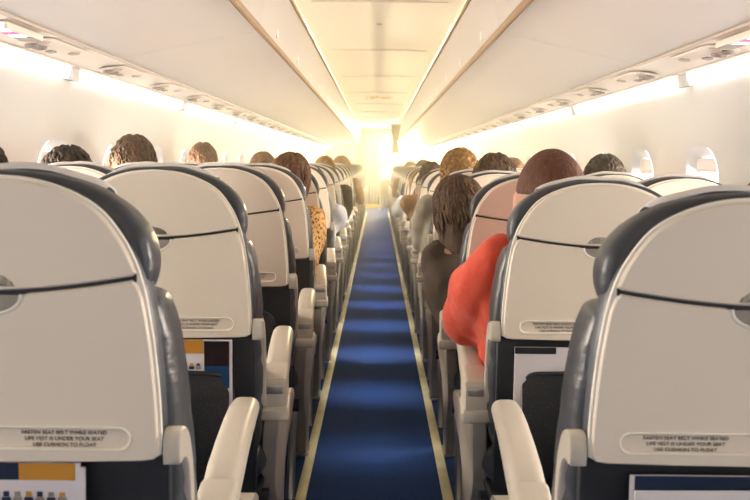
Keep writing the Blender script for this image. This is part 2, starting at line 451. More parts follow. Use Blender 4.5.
# passenger service units ---------------------------------------
def make_psu():
    root = empty('service_unit')
    bm = bmesh.new(); p = rrect(0.12, 0.40, 0.05, 5)
    loft(bm, [[(x*k, y*k2, z) for x, y in p] for k, k2, z in ((1, 1, 0), (0.98, 0.99, -0.0032), (0.86, 0.95, -0.0042))])
    link('faceplate', bm, M['psu'], root)
    for dx, dy in ((0.025, -0.13), (0.025, -0.07)):
        bm = bmesh.new()
        rings = [[(dx+r*math.cos(a*PI/8), dy+r*math.sin(a*PI/8), z) for a in range(16)] for r, z in ((0.026, -0.004), (0.024, -0.013), (0.016, -0.013), (0.014, -0.008))]
        loft(bm, rings); o = link('air_vent', bm, M['vent'], root)
    for dx, dy in ((-0.02, -0.15), (-0.02, 0.13)):
        bm = bmesh.new()
        rings = [[(dx+r*math.cos(a*PI/8), dy+r*math.sin(a*PI/8), z) for a in range(16)] for r, z in ((0.022, -0.004), (0.020, -0.010), (0.012, -0.008))]
        loft(bm, rings); link('reading_light', bm, M['trimg'], root)
    bm = bmesh.new(); p = rrect(0.028, 0.05, 0.01, 4)
    loft(bm, [[(x+0.03, y+0.04, z) for x, y in p] for z in (-0.004, -0.008)])
    link('call_button', bm, M['vent'], root)
    return root
def slope_z(x): return 1.556 - (x-1.052)*0.135
pu = make_psu(); first = True
ROW0 = 1.13; PITCH = 0.79
for s, side in ((-1, 'left'), (1, 'right')):
    for k in range(22):
        y = 2.92 + PITCH*(k-2)
        b = pu if first else copy_tree(pu); first = False
        b.location = (s*1.135, y, slope_z(1.135)-0.003); b.scale = (s, 1, 1); b.rotation_euler = (0, s*R(7.5), 0)
        tag(b, 'cream service unit with vents and reading lights, %s under the %s bins' % (ords[k], side), 'service unit', 'service units under the %s bins' % side)
for s, side in ((-1, 'left'), (1, 'right')):
    r_ = empty('seatbelt_sign', (s*1.10, 2.50, 1.548), 'small lit sign with white and red symbols on the %s service panel' % side, 'sign')
    bm = bmesh.new(); box(bm, -0.03, 0.03, -0.10, 0.16, -0.022, 0.0, 0.004); link('housing', bm, M['psu'], r_)
    for i, (mt, y0) in enumerate((('signw', -0.085), ('signr', -0.03), ('signw', 0.02))):
        bm = bmesh.new(); box(bm, -0.02, 0.02, y0, y0+0.035, -0.0245, -0.021); box(bm, -0.02, 0.02, -0.103, -0.0985, -0.018+0.0, -0.006) if i == 0 else None
        link('symbol', bm, M[mt], r_, 0)
    bm = bmesh.new(); box(bm, -0.028, 0.028, 0.07, 0.15, -0.0245, -0.021); link('lens', bm, M['vent'], r_, 0)

# small amber exit sign on the aisle ceiling
r_ = empty('exit_sign', (0.01, 11.0, CZ+0.004), 'small amber exit sign on the middle of the aisle ceiling', 'sign')
bm = bmesh.new(); box(bm, -0.18, 0.18, -0.02, 0.02, -0.055, 0.0, 0.006); link('housing', bm, M['ceil'], r_)
text_obj('EXIT', 0.055, (-0.06, -0.0215, -0.028), (R(90), 0, 0), M['amber'], r_)
bm = bmesh.new(); box(bm, 0.02, 0.14, -0.023, -0.0205, -0.033, -0.023); link('arrow', bm, M['amber'], r_, 0)
# small round smoke detector on the ceiling
bm = bmesh.new(); loft(bm, [[(r*math.cos(a*PI/10), r*math.sin(a*PI/10), z) for a in range(20)] for r, z in ((0.018, 0), (0.018, -0.006), (0.010, -0.009))])
o = link('ceiling_sensor', bm, M['trimg']); o.location = (0.0, 5.3, CZ+0.003); tag(o, 'tiny round sensor on the cream aisle ceiling', 'sensor')

# ------------------------------------------------------------------ seats
HALF_SHELL = [(0.213, 0.748), (0.213, 0.80), (0.209, 0.87), (0.201, 0.94), (0.190, 0.995), (0.173, 1.038), (0.142, 1.081), (0.100, 1.107), (0.05, 1.122), (0, 1.126)]
SH = smooth_poly(HALF_SHELL, 4)
def seam(x): return 0.976 + 0.022*(abs(x)/0.19)**1.6
def side_x(z):
    for a, b in zip(SH, SH[1:]):
        if a[1] <= z <= b[1]: return a[0] + (b[0]-a[0])*(z-a[1])/(b[1]-a[1]+1e-9)
    return SH[-1][0]
def fill(bm, loops):
    es = []
    for L in loops:
        for i in range(len(L)):
            e = bm.edges.get((L[i], L[(i+1) % len(L)])) or bm.edges.new((L[i], L[(i+1) % len(L)])); es.append(e)
    bmesh.ops.triangle_fill(bm, edges=es, use_beauty=True, use_dissolve=False)
def slab_holes(bm, poly, ys, holes=(), depth=0.0045):
    """slab whose front face (last ring) may be concave and carries sunk rounded slots"""
    vr = loft(bm, [[(x, y, z) for x, z in (offset(poly, o) if o else poly)] for y, o in ys], False)
    yf = ys[-1][0]; loops = [vr[-1]]
    for h in holes:
        hv = loft(bm, [[(x, yf, z) for x, z in h], [(x, yf+0.0012, z) for x, z in offset(h, -0.0012)], [(x, yf+depth, z) for x, z in offset(h, -0.0016)]], False)
        bm.faces.new(hv[-1]); loops.append(hv[0])
    fill(bm, loops); fill(bm, [vr[0]])
def lean_mesh(o, z0=0.60, k=0.10):
    for v in o.data.vertices: v.co.y -= (v.co.z-z0)*k
    shade(o.data, 40)

def make_seat(aisle, far=False):
    """local origin: floor below the seat back; +x side is the aisle side"""
    root = empty('airline_seat')
    # tray table
    xs = side_x(0.990)
    tr = [(0, 0.7445), (0.10, 0.7455), (0.19, 0.7475), (0.2075, 0.750), (0.212, 0.757)] + [p for p in SH if 0.765 < p[1] < 0.975]
    tr += [(xs-0.0005, 0.985), (xs-0.008, seam(xs)-0.005)]
    tr += [(x, seam(x)-0.0035) for x in (0.16, 0.13, 0.10, 0.07, 0.047)] + [(0.038*math.cos(a), 0.972-0.0260*math.sin(a)) for a in [PI/2*k/8 for k in range(9)]]
    poly = mirror_half(tr)
    bm = bmesh.new(); slab_holes(bm, poly, [(0.022, 0), (0.003, 0), (0.0005, -0.0010), (-0.001, -0.0025)], [rrect(0.352, 0.027, 0.013, 6, 0, 0.779)])
    t = link('tray_table', bm, M['shell'], root)
    bm = bmesh.new(); p = rrect(0.10, 0.06, 0.02, 4, 0, 0.970); slab(bm, p, [(0.0125, 0), (0.0045, 0)]); lean(bm); link('latch_recess', bm, M['recess'], t)
    lean_mesh(t)
    # rim of the text slot and the placard
    bm = bmesh.new()
    o1 = rrect(0.358, 0.033, 0.016, 6, 0, 0.779); o2 = rrect(0.352, 0.027, 0.013, 6, 0, 0.779)
    loft(bm, [[(x, -0.0005, z) for x, z in o1], [(x, -0.0035, z) for x, z in offset(o1, -0.0015)], [(x, -0.001, z) for x, z in o2], [(x, 0.003, z) for x, z in o2]], False)
    lean(bm); link('slot_rim', bm, M['shell2'], t, 60)
    if not far:
        for cx, body in ((-0.088, 'FASTEN SEAT BELT WHILE SEATED\nLIFE VEST IS UNDER YOUR SEAT\nUSE CUSHION TO FLOAT'), (0.088, 'FASTEN SEAT BELT WHILE SEATED\nLIFE VEST IS UNDER YOUR SEAT\nUSE CUSHION TO FLOAT')):
            q = text_obj(body, 0.0074, (cx, 0.0030-(0.779-0.6)*0.10, 0.7775), (R(90+5.71), 0, 0), M['text'], t, 'placard_text')
            q['mir'] = 1
    # latch scoop: upper dark half disc and lower pale lip
    bm = bmesh.new()
    p = [(0.036*math.cos(a), 0.979+0.0265*math.sin(a)) for a in [PI*k/12 for k in range(13)]]
    loft(bm, [[(x, y, z) for x, z in (offset(p, o_))] for y, o_ in ((0.006, 0), (0.001, -0.001), (-0.0015, -0.005))])
    lean(bm); link('latch', bm, M['latch'], root, 50)
    bm = bmesh.new()
    p = [(0.038*math.cos(a), 0.973+0.0265*math.sin(a)) for a in [-PI+PI*k/14 for k in range(15)]]
    tube(bm, [(x, -0.0005, z) for x, z in p], 0.0028, 6); lean(bm); link('latch_lip', bm, M['shell2'], t, 60)
    # upper shell panel
    up = [(x, seam(x)+0.0015) for x in (0.0, 0.02, 0.04, 0.07, 0.10, 0.13, 0.16, xs-0.008)] + [(xs-0.0025, seam(xs)+0.005)] + [p for p in SH if p[1] > seam(xs)+0.008]
    poly = mirror_half(up)
    bm = bmesh.new(); slab_holes(bm, poly, [(0.022, 0), (0.004, 0), (0.0005, -0.0012), (-0.0015, -0.0030)])
    u_ = link('shell_panel', bm, M['shell'], root); lean_mesh(u_)
    sp = [(x, seam(x)+0.0035) for x in (-0.188, -0.16, -0.13, -0.10, -0.07, -0.045, 0.045, 0.07, 0.10, 0.13, 0.16, 0.188)]
    bm = bmesh.new(); slab_holes(bm, sp + [(x, z-0.010) for x, z in sp[::-1]], [(0.0125, 0), (0.0035, 0)]); lean(bm); link('seam_gap', bm, M['dark'], root, 0)
    # rim behind the panels: pale edge moulding, then slate coloured shell side
    full = mirror_half([(0, 0.752), (0.19, 0.752), (0.207, 0.755)] + SH[1:])
    bm = bmesh.new(); slab(bm, full, [(0.016, 0.0020), (0.010, 0.0045), (0.006, 0.0035), (0.005, -0.004)]); lean(bm); link('edge_moulding', bm, M['shell2'], root, 50)
    full2 = mirror_half([(0, 0.742), (0.19, 0.742), (0.208, 0.745)] + SH[1:])
    bm = bmesh.new(); slab(bm, full2, [(0.055, 0.004), (0.024, 0.003), (0.017, -0.002)]); lean(bm); link('back_shell', bm, M['leather2'], root, 50)
    # head cushion with wings
    hz = smooth_poly([(0, 0.968), (0.10, 0.967), (0.16, 0.965), (0.186, 0.972), (0.196, 0.995), (0.196, 1.025), (0.187, 1.054), (0.162, 1.086), (0.120, 1.113), (0.06, 1.129), (0, 1.133)], 4)
    bm = bmesh.new(); slab(bm, mirror_half(hz), [(0.026, -0.010), (0.030, -0.001), (0.045, 0.003), (0.065, 0.003), (0.085, -0.001), (0.100, -0.010), (0.106, -0.03)])
    for v in bm.verts:   # wings come forward at the sides
        v.co.y += 0.02*max(0, (abs(v.co.x)-0.12)/0.1)**1.5 * (1 if v.co.y > 0.06 else 0)
    lean(bm); link('headrest', bm, M['leather'], root, 60)
    # back cushion with side bolsters
    bz = smooth_poly([(0, 0.43), (0.12, 0.43), (0.205, 0.44), (0.228, 0.50), (0.235, 0.60), (0.234, 0.70), (0.228, 0.80), (0.219, 0.89), (0.208, 0.94), (0.192, 0.965), (0.14, 0.972), (0, 0.974)], 4)
    bm = bmesh.new(); slab(bm, mirror_half(bz), [(0.040, -0.012), (0.050, -0.001), (0.07, 0.001), (0.10, 0.001), (0.12, -0.004), (0.135, -0.013), (0.14, -0.03)])
    for v in bm.verts:
        if v.co.y > 0.06: v.co.y += 0.03*max(0, (abs(v.co.x)-0.13)/0.1)**1.5
        if abs(v.co.x) > 0.15:
            f = max(0, math.sin((v.co.z*1.0+v.co.y*1.2)*62))**3
            v.co.x *= 1-0.022*f
    lean(bm, 0.60, 0.10); link('backrest', bm, M['leather'], root, 60)
    # white head cover draped over the top of the head cushion
    bm = bmesh.new(); rings = []
    top = [p for p in hz if p[0] <= 0.140 and p[1] > 1.05][::-1]
    xs_ = [p[0] for p in top]; line = [(-x, z) for x, z in top[::-1]] + top[1:]
    prof = [(0.060, 0.0035), (0.064, 0.0085), (0.074, 0.0105), (0.086, 0.008), (0.100, -0.002), (0.110, -0.015), (0.113, -0.05), (0.113, -0.10)]
    grid = []
    for yy, off in prof:
        row = []
        for i, (x, z) in enumerate(line):
            wv = 0.0012*math.sin(i*0.9+yy*60)
            off2 = off*(1-0.75*(abs(x)/0.14)**4)
            if off > -0.01: row.append(bm.verts.new((x, yy, z+off2+wv)))
            else: row.append(bm.verts.new((x, yy+wv, z+off)))
        grid.append(row)
    for a, b in zip(grid, grid[1:]):
        for i in range(len(a)-1): bm.faces.new((a[i], a[i+1], b[i+1], b[i]))
    lean(bm); c_ = link('headrest_cover', bm, M['cloth'], root, 80)
    bake(c_, [('SOLIDIFY', dict(thickness=0.0025, offset=1))]); shade(c_.data, 60)
    # dark recess below the tray and the pocket
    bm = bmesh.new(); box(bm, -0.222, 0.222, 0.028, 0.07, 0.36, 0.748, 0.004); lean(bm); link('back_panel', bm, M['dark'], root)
    bm = bmesh.new(); fp = smooth_poly([(-0.165, 0.40), (-0.172, 0.52), (-0.168, 0.62), (-0.150, 0.655), (-0.10, 0.664), (0, 0.668), (0.10, 0.664), (0.150, 0.655), (0.168, 0.62), (0.172, 0.52), (0.165, 0.40)], 4)
    tube(bm, [(x, -0.012+0.03*(abs(x)/0.17)**3, z) for x, z in fp], 0.0065, 8); lean(bm); pk = link('seat_pocket', bm, M['dark'], root, 60)
    bm = bmesh.new(); G = []
    for j in range(13):
        z = 0.40+0.26*j/12
        G.append([bm.verts.new((x, -0.012+0.03*(abs(x)/0.17)**3 - 0.02*math.sin(PI*j/13), z if j < 12 else 0.664 - 0.012*(abs(x)/0.15)**4)) for x in [0.166*math.sin(PI/2*(i/8-1)) if i <= 8 else 0.166*math.sin(PI/2*(i/8-1)) for i in range(17)]])
    for a, b in zip(G, G[1:]):
        for i in range(16): bm.faces.new((a[i], a[i+1], b[i+1], b[i]))
    lean(bm); n_ = link('net', bm, M['net'], pk, 80)
    # pale hinge brackets at both lower corners
    for s in (-1, 1):
        pr = smooth_poly([(0.004, 0.782), (0.028, 0.786), (0.060, 0.770), (0.088, 0.72), (0.105, 0.64), (0.110, 0.57), (0.088, 0.57), (0.083, 0.64), (0.064, 0.71), (0.040, 0.738), (0.004, 0.742)], 3, True)
        bm = bmesh.new(); loft(bm, [[(s*x, y, z) for y, z in offset(pr, o_)] for x, o_ in ((0.219, 0), (0.238, 0), (0.241, -0.003))])
        for v in bm.verts: v.co.y -= 0.012
        link('hinge_bracket', bm, M['arm'], root, 45)
    # seat cushion and its pan
    bm = bmesh.new(); p = rrect(0.47, 0.11, 0.045, 5, 0, 0.415)
    slab(bm, p, [(0.13, -0.03), (0.14, -0.008), (0.16, 0), (0.56, 0.004), (0.60, -0.006), (0.62, -0.035)])
    link('seat_cushion', bm, M['leather'], root, 60)
    bm = bmesh.new(); box(bm, -0.225, 0.225, 0.10, 0.55, 0.335, 0.358, 0.006); tube(bm, [(-0.24, 0.16, 0.315), (0.24, 0.16, 0.315)], 0.022, 10); tube(bm, [(-0.24, 0.50, 0.315), (0.24, 0.50, 0.315)], 0.022, 10)
    link('seat_frame', bm, M['dark'], root)
    def armrest(cx):
        bm = bmesh.new(); rings = []
        for y, zt, th, wd in ((0.225, 0.622, 0.055, 0.056), (0.235, 0.626, 0.062, 0.060), (0.30, 0.634, 0.062, 0.062), (0.40, 0.640, 0.058, 0.062), (0.52, 0.642, 0.052, 0.062), (0.62, 0.638, 0.048, 0.062), (0.68, 0.630, 0.044, 0.060), (0.71, 0.621, 0.036, 0.052), (0.722, 0.610, 0.018, 0.036)):
            zt += 0.010; rings.append([(cx+x, y, z) for x, z in rrect(wd, th, min(0.020, th*0.45, wd*0.45), 4, 0, zt-th/2)])
        flare = (lambda b: [setattr(v.co, 'x', v.co.x + ((0.46-v.co.y)*0.065+0.018)) for v in b.verts]) if cx > 0 else (lambda b: None)
        loft(bm, rings); flare(bm); a = link('armrest', bm, M['arm'], root, 60)
        bm = bmesh.new()
        rings = [[(cx+x, y, z) for x, z in rrect(wd, h_, 0.012, 4, 0, zc)] for y, wd, h_, zc in ((0.085, 0.050, 0.070, 0.580), (0.095, 0.060, 0.090, 0.582), (0.222, 0.062, 0.092, 0.590))]
        loft(bm, rings); flare(bm); link('hinge_block', bm, M['arm'], a, 45)
        bm = bmesh.new(); box(bm, cx-0.022, cx+0.022, 0.082, 0.090, 0.592, 0.612, 0.003); flare(bm); link('recline_button', bm, M['metal'], a)
        bm = bmesh.new(); box(bm, cx-0.036, cx+0.036, 0.075, 0.215, 0.528, 0.560, 0.008); flare(bm); link('armrest_mount', bm, M['arm'], a)
        return a
    def fairing(cx):
        bm = bmesh.new()
        pr = smooth_poly([(0.125, 0.515), (0.22, 0.520), (0.34, 0.505), (0.50, 0.490), (0.585, 0.470), (0.600, 0.430), (0.575, 0.395), (0.50, 0.360), (0.46, 0.31), (0.50, 0.22), (0.57, 0.12), (0.635, 0.03), (0.64, 0.012), (0.56, 0.012), (0.46, 0.12), (0.38, 0.21), (0.28, 0.27), (0.20, 0.34), (0.15, 0.43)], 3, True)
        loft(bm, [[(cx+x, y, z) for y, z in offset(pr, o_)] for x, o_ in ((-0.020, -0.006), (-0.016, 0), (0.016, 0), (0.020, -0.006))])
        if cx > 0:
            for v in bm.verts: v.co.x += 0.075*max(0, v.co.z-0.05)
        l = link('leg', bm, M['fairing'], root, 45)
        bm = bmesh.new(); box(bm, cx-0.024, cx+0.024, 0.545, 0.665, 0.0, 0.014, 0.004); tube(bm, [(cx, 0.60, 0.0), (cx, 0.60, 0.032)], 0.013, 10); link('rail_fitting', bm, M['metal'], l)
        bm = bmesh.new(); tube(bm, [(cx, 0.14, 0.0), (cx, 0.20, 0.2), (cx, 0.26, 0.34)], [0.016, 0.013, 0.016], 8); link('leg', bm, M['metal'], root)
    if aisle:
        armrest(0.218+0.0); fairing(0.214); armrest(-0.245)
    else:
        armrest(-0.245); fairing(-0.19)
    return root
AX = 0.503; WX = 0.985
def fixmir(root):
    for ch in root.children_recursive:
        if 'mir' in ch and root.scale.x < 0 and ch.scale.x > 0:
            ch.scale.x = -1
proto = {True: make_seat(True), False: make_seat(False)}
used = {True: False, False: False}
def place_seat(x, y, aisle, s, label, group, yaw=0):
    o = proto[aisle] if not used[aisle] else copy_tree(proto[aisle]); used[aisle] = True
    o.location = (x, y, 0); o.scale = (-s, 1, 1); o.rotation_euler = (0, 0, R(yaw))
    tag(o, label, 'airline seat', group)
    return o
NROWS = 22
def rowy(k): return ROW0 + PITCH*k
for s, side in ((-1, 'left'), (1, 'right')):
    for k in range(NROWS):
        o1 = 'nearest' if k == 0 else ords[k]
        place_seat(s*AX, rowy(k), True, s, 'beige-backed aisle seat left of the aisle, %s row from the camera' % o1 if s < 0 else 'beige-backed aisle seat right of the aisle, %s row from the camera' % o1, 'aisle seats on the %s' % side, (0, 1.2, -0.6, 0.8)[k % 4]*0.5)
        place_seat(s*WX, rowy(k), False, s, 'beige-backed window seat by the %s sidewall, %s row from the camera' % (side, o1), 'window seats on the %s' % side)
place_seat(0.285, 20.0, True, 1, 'pale seat jutting into the far end of the aisle beside the lilac curtain', None)

BACKS = ('tray_table', 'latch', 'seam_gap', 'shell_panel', 'edge_moulding', 'back_shell', 'headrest', 'headrest_cover', 'backrest', 'back_panel', 'seat_pocket', 'hinge_bracket')
for ch in COL.objects:       # the seat backs on the right stand a little lower
    if ch.parent and ch.parent.name.startswith('airline_seat') and ch.parent.scale.x < 0 and ch.name.split('.')[0] in BACKS:
        ch.scale.z = 0.940; ch.location.z = 0.048
for ch in COL.objects:       # keep the placards readable on mirrored seats
    if ch.name.startswith('placard_text') and ch.parent.parent.scale.x < 0: ch.scale.x = -1
# ------------------------------------------------------------------ magazines in the literature slots
def leaf(name, xc, yr, z0, z1, w_, blocks, label, cat, tilt=0):
    root = empty(name, (xc, rowy(yr)+0.006, z0), label, cat)
    root.rotation_euler = (R(5), R(tilt), 0)
    h = z1-z0
    bm = bmesh.new(); box(bm, -w_/2, w_/2, 0, 0.005, 0, h, 0.0015); link('pages', bm, M['paper'], root)
    for nm, m, x0, x1, a, b in blocks:
        bm = bmesh.new(); box(bm, -w_/2+w_*x0, -w_/2+w_*x1, -0.0012, -0.0002, h*a, h*b); link(nm, bm, M[m], root, 0)
    return root
def figures(x0, n, a, dx=0.07):
    r = random.Random(3); out = []
    for i in range(n):
        out.append(('printed_figure', ('mag_orange', 'mag_dark', 'vent')[i % 3], x0+dx*i, x0+dx*i+0.035, a, a+0.03+0.01*r.random()))
        out.append(('printed_figure', ('vent', 'mag_dark')[i % 2], x0+dx*i-0.01, x0+dx*i+0.045, a-0.05, a-0.005))
    return out
leaf('magazine', -AX+0.00, 0, 0.55, 0.744, 0.215, [('cover_band', 'mag_dark', 0, 0.62, 0.88, 1), ('cover_band', 'mag_orange', 0.62, 0.97, 0.88, 1)]+figures(0.45, 7, 0.76), 'magazine with navy and orange band below the nearest left tray table', 'magazine')
leaf('safety_card', -AX+0.105, 0, 0.55, 0.738, 0.012, [], 'thin white card edge beside the magazine below the nearest left tray table', 'card', 1.0)
leaf('magazine', AX-0.01, 0, 0.55, 0.735, 0.30, [('cover_band', 'mag_dark', 0.02, 0.72, 0.88, 1), ('cover_band', 'mag_orange', 0.72, 0.92, 0.88, 1)], 'navy magazine below the nearest right tray table', 'magazine')
o = leaf('folded_paper', AX-0.005, 0, 0.55, 0.718, 0.30, figures(0.62, 6, 0.86, 0.05), 'white printed sheet in front of the navy magazine, nearest right seat', 'paper', -0.5); o.location.y -= 0.010
leaf('magazine', -AX+0.063, 1, 0.58, 0.742, 0.22, [('cover_block', 'mag_orange', 0, 0.70, 0.80, 1), ('cover_block', 'mag_brown', 0.71, 0.97, 0.62, 0.98), ('cover_block', 'mag_blue', 0.71, 0.97, 0.3, 0.62)]+figures(0.35, 5, 0.62, 0.07), 'magazine with orange and brown cover in the second left seat back', 'magazine')
leaf('folded_paper', AX-0.05, 1, 0.58, 0.732, 0.27, [('black_tab', 'dark', 0, 0.35, 0.90, 1)], 'pinkish white paper tucked in the second right seat back', 'paper')
leaf('magazine', -AX+0.02, 2, 0.58, 0.735, 0.19, [('cover_block', 'mag_dark', 0, 0.9, 0.3, 0.98)], 'dark magazine in the third left seat back', 'magazine')

# ------------------------------------------------------------------ people
def capsule_chain(bm, chain, n=14):
    """chain: list of (point, radius); tapered tube with round ends"""
    P = [Vector(p) for p, r in chain]; Rr = [r for p, r in chain]
    for i in range(len(P)):
        bmesh.ops.create_icosphere(bm, subdivisions=2, radius=Rr[i], matrix=Matrix.Translation(P[i]))
    for i in range(len(P)-1):
        d = P[i+1]-P[i]
        if d.length < 1e-5: continue
        q = d.to_track_quat('Z', 'Y').to_matrix().to_4x4()
        bmesh.ops.create_cone(bm, cap_ends=True, segments=n, radius1=Rr[i], radius2=Rr[i+1], depth=d.length, matrix=Matrix.Translation((P[i]+P[i+1])/2) @ q)
def remesh(o, voxel, it=4, dec=None):
    mods = [('REMESH', dict(mode='VOXEL', voxel_size=voxel)), ('SMOOTH', dict(factor=0.5, iterations=it))]
    bake(o, mods); 
    for p in o.data.polygons: p.use_smooth = True
    return o
def person(x, y, seat_z=0.47, hz=1.10, hx=0.0, hy=0.0, hair='hair_brown', hair_style='short', top='navy', legs='navy', arm_out=0, turn=0, tiltx=0, hs=1.0, label='', side=1, cat='person', elbow=None, group=None, skin='skin', shx=0.0, wide0=0.072, shz=0.0):
    lx = -0.07*arm_out
    """x,y: hip position; hz: top of the head; hx,hy: head offset from the hip; arm_out: which arm (-1 left, 1 right) rests out over the armrest"""
    root = empty('person', (x, y, 0), label, cat, group)
    head_c = Vector((hx, hy, hz-0.115*hs))
    hip = Vector((0, 0, seat_z+0.10)); chest = Vector((hx*0.55, hy*0.6, seat_z+0.38)); neck0 = Vector((hx*0.85, hy*0.9, head_c.z-0.13)); 
    if chest.z > neck0.z-0.10: chest.z = neck0.z-0.12
    sh_z = neck0.z-0.055+shz
    hm = Matrix.Rotation(R(turn), 4, 'Z') @ Matrix.Rotation(R(tiltx), 4, 'Y')
    def H(v): return head_c + hm @ (Vector(v)*hs)
    # body
    bm = bmesh.new()
    ellipsoid(bm, head_c, (0.076*hs, 0.094*hs, 0.108*hs), 24, 18, hm)
    ellipsoid(bm, H((0, 0.035, -0.055)), (0.055*hs, 0.060*hs, 0.06*hs), 16, 12, hm)      # jaw
    ellipsoid(bm, H((0, 0.098, -0.022)), (0.014*hs, 0.020*hs, 0.026*hs), 10, 8, hm)       # nose
    ellipsoid(bm, H((0, 0.088, -0.058)), (0.024*hs, 0.012*hs, 0.010*hs), 10, 8, hm)       # mouth
    for e in (-1, 1):
        ellipsoid(bm, H((e*0.078, 0.0, -0.015)), (0.012*hs, 0.022*hs, 0.034*hs), 10, 8, hm)   # ears
        ellipsoid(bm, H((e*0.032, 0.082, 0.020)), (0.022*hs, 0.010*hs, 0.010*hs), 10, 8, hm)  # brow
    capsule_chain(bm, [(neck0+Vector((0, 0, -0.04)), 0.060), (head_c+Vector((0, -0.015, -0.05)), 0.050)])
    capsule_chain(bm, [(hip, 0.13), (chest, 0.135)])
    hands = []; arms = []
    for e in (-1, 1):
        sh = Vector((neck0.x+shx+e*0.165, neck0.y-0.005, sh_z))
        if arm_out == e:
            el = Vector(elbow) if elbow else Vector((e*0.26, 0.16, 0.70)); wr = el+Vector((-e*0.05, 0.22, 0.0))
        else:
            el = Vector((e*0.205, 0.10, 0.71)); wr = Vector((e*0.10, 0.30, 0.66))
        arms.append((sh, el, wr))
        capsule_chain(bm, [(chest+Vector((0, 0, 0.06)), 0.09), (sh, 0.062)])
        capsule_chain(bm, [(sh, 0.055), (el, 0.043)]); capsule_chain(bm, [(el, 0.043), (wr, 0.028)])
        d = (wr-el).normalized(); sd = d.cross(Vector((0, 0, 1))).normalized()*e
        palm = wr+d*0.05
        capsule_chain(bm, [(wr, 0.026), (palm+sd*0.012, 0.022)]); capsule_chain(bm, [(wr, 0.024), (palm-sd*0.014, 0.022)])
        for q, L in ((-1.5, 0.065), (-0.5, 0.078), (0.5, 0.072), (1.5, 0.056)):
            b0 = palm+d*0.015+sd*q*0.0175
            capsule_chain(bm, [(b0, 0.0095), (b0+d*L*0.5+Vector((0, 0, -0.006)), 0.009), (b0+d*L*0.85+Vector((0, 0, -0.028)), 0.008)], 8)
        t0 = wr+d*0.02-sd*0.022
        capsule_chain(bm, [(t0, 0.012), (t0-sd*0.022+d*0.025, 0.010), (t0-sd*0.026+d*0.050, 0.009)], 8)
        kn = Vector((lx+e*0.11, 0.44, seat_z+0.075)); ft = Vector((lx+e*0.11, 0.46, 0.09))
        capsule_chain(bm, [(hip+Vector((e*0.08, 0.02, -0.02)), 0.085), (kn, 0.058)]); capsule_chain(bm, [(kn, 0.055), (kn*0.5+ft*0.5+Vector((0, -0.01, 0)), 0.052), (ft, 0.036)])
        capsule_chain(bm, [(ft+Vector((0, -0.01, -0.035)), 0.036), (ft+Vector((0, 0.13, -0.052)), 0.028)])
    b = remesh(link('body', bm, M[skin], root), 0.0085, 3)
    # clothes
    bm = bmesh.new()
    capsule_chain(bm, [(hip+Vector((0, 0, -0.02)), 0.148), ((hip+chest)/2, 0.140), (chest, 0.152)])
    for e, (sh, el, wr) in zip((-1, 1), arms):
        capsule_chain(bm, [(hip+Vector((e*0.05, 0, 0)), 0.12), (chest+Vector((e*0.06, 0, 0.0)), 0.125), (sh+Vector((-e*0.04, 0, -0.01)), 0.075)])
        capsule_chain(bm, [(neck0+Vector((0, 0, -0.055)), 0.072), (sh+Vector((0, 0, -0.006)), 0.070)])
        wide = wide0 if arm_out == e else 0.060
        capsule_chain(bm, [(sh, 0.072), (sh*0.5+el*0.5, wide+0.004), (el, wide-0.006)]); capsule_chain(bm, [(el, wide-0.006), (el*0.25+wr*0.75, 0.044), (wr-(wr-el)*0.06, 0.038)])
    o = link('top', bm, M[top], root); remesh(o, 0.012, 5)
    nrm = [v.normal.copy() for v in o.data.vertices]
    for v, vn in zip(o.data.vertices, nrm):     # cloth folds
        c = v.co; f = noise.noise(Vector((c.x*10+c.z*8, c.y*13, c.z*5+x*3)))*0.012 + noise.noise(Vector((c.x*34, c.y*34, c.z*20)))*0.004
        v.co = c + vn*f
    bm = bmesh.new()
    for e in (-1, 1):
        kn = Vector((lx+e*0.11, 0.44, seat_z+0.075)); ft = Vector((lx+e*0.11, 0.46, 0.09))
        capsule_chain(bm, [(hip+Vector((e*0.06, 0.0, -0.03)), 0.115), (hip+Vector((lx*0.4+e*0.08, 0.06, -0.02)), 0.098), (kn, 0.068)]); capsule_chain(bm, [(kn, 0.066), (kn*0.5+ft*0.5, 0.062), (ft+Vector((0, 0, 0.01)), 0.055)])
    remesh(link('trousers', bm, M[legs], root), 0.013, 4)
    for e in (-1, 1):
        bm = bmesh.new(); capsule_chain(bm, [(Vector((lx+e*0.11, 0.45, 0.042)), 0.042), (Vector((lx+e*0.11, 0.59, 0.036)), 0.034)])
        for v in bm.verts: v.co.z = max(v.co.z, 0.002)
        remesh(link('shoe', bm, M['shoe'], root), 0.01, 2)
        bm = bmesh.new(); ellipsoid(bm, H((e*0.030, 0.084, 0.004)), (0.012*hs,)*3, 10, 8, hm); link('eye', bm, M['eye'], root)
    # hair
    r = random.Random(int(abs(x*1000)+y*77))
    bm = bmesh.new()
    bmesh.ops.create_uvsphere(bm, u_segments=48, v_segments=36, radius=1)
    low = {'short': -0.35, 'crop': -0.48, 'bob': -1.05, 'curly': -0.6, 'long': -1.1}[hair_style]
    thick = {'short': 0.010, 'crop': 0.006, 'bob': 0.020, 'curly': 0.022, 'long': 0.016}[hair_style]
    rem = []
    for v in bm.verts:
        c = v.co.copy()
        face = c.y > 0.30 and c.z < 0.55 - 0.0*c.y
        ear = hair_style in ('crop', 'short') and c.z < 0.05 and abs(c.x) > 0.62 and c.y > -0.62
        if face or ear or c.z < low: rem.append(v)
        lk = noise.noise(Vector((math.atan2(c.x, c.y)*(9 if hair_style != 'curly' else 4), c.z*(1.2 if hair_style != 'curly' else 5), r.random()*0.001+x)))
        lk2 = noise.noise(Vector((math.atan2(c.x, c.y)*26, c.z*3, x)))
        amp = {'short': 0.0045, 'crop': 0.0015, 'bob': 0.007, 'curly': 0.014, 'long': 0.006}[hair_style]
        k = thick + lk*amp + lk2*amp*0.5
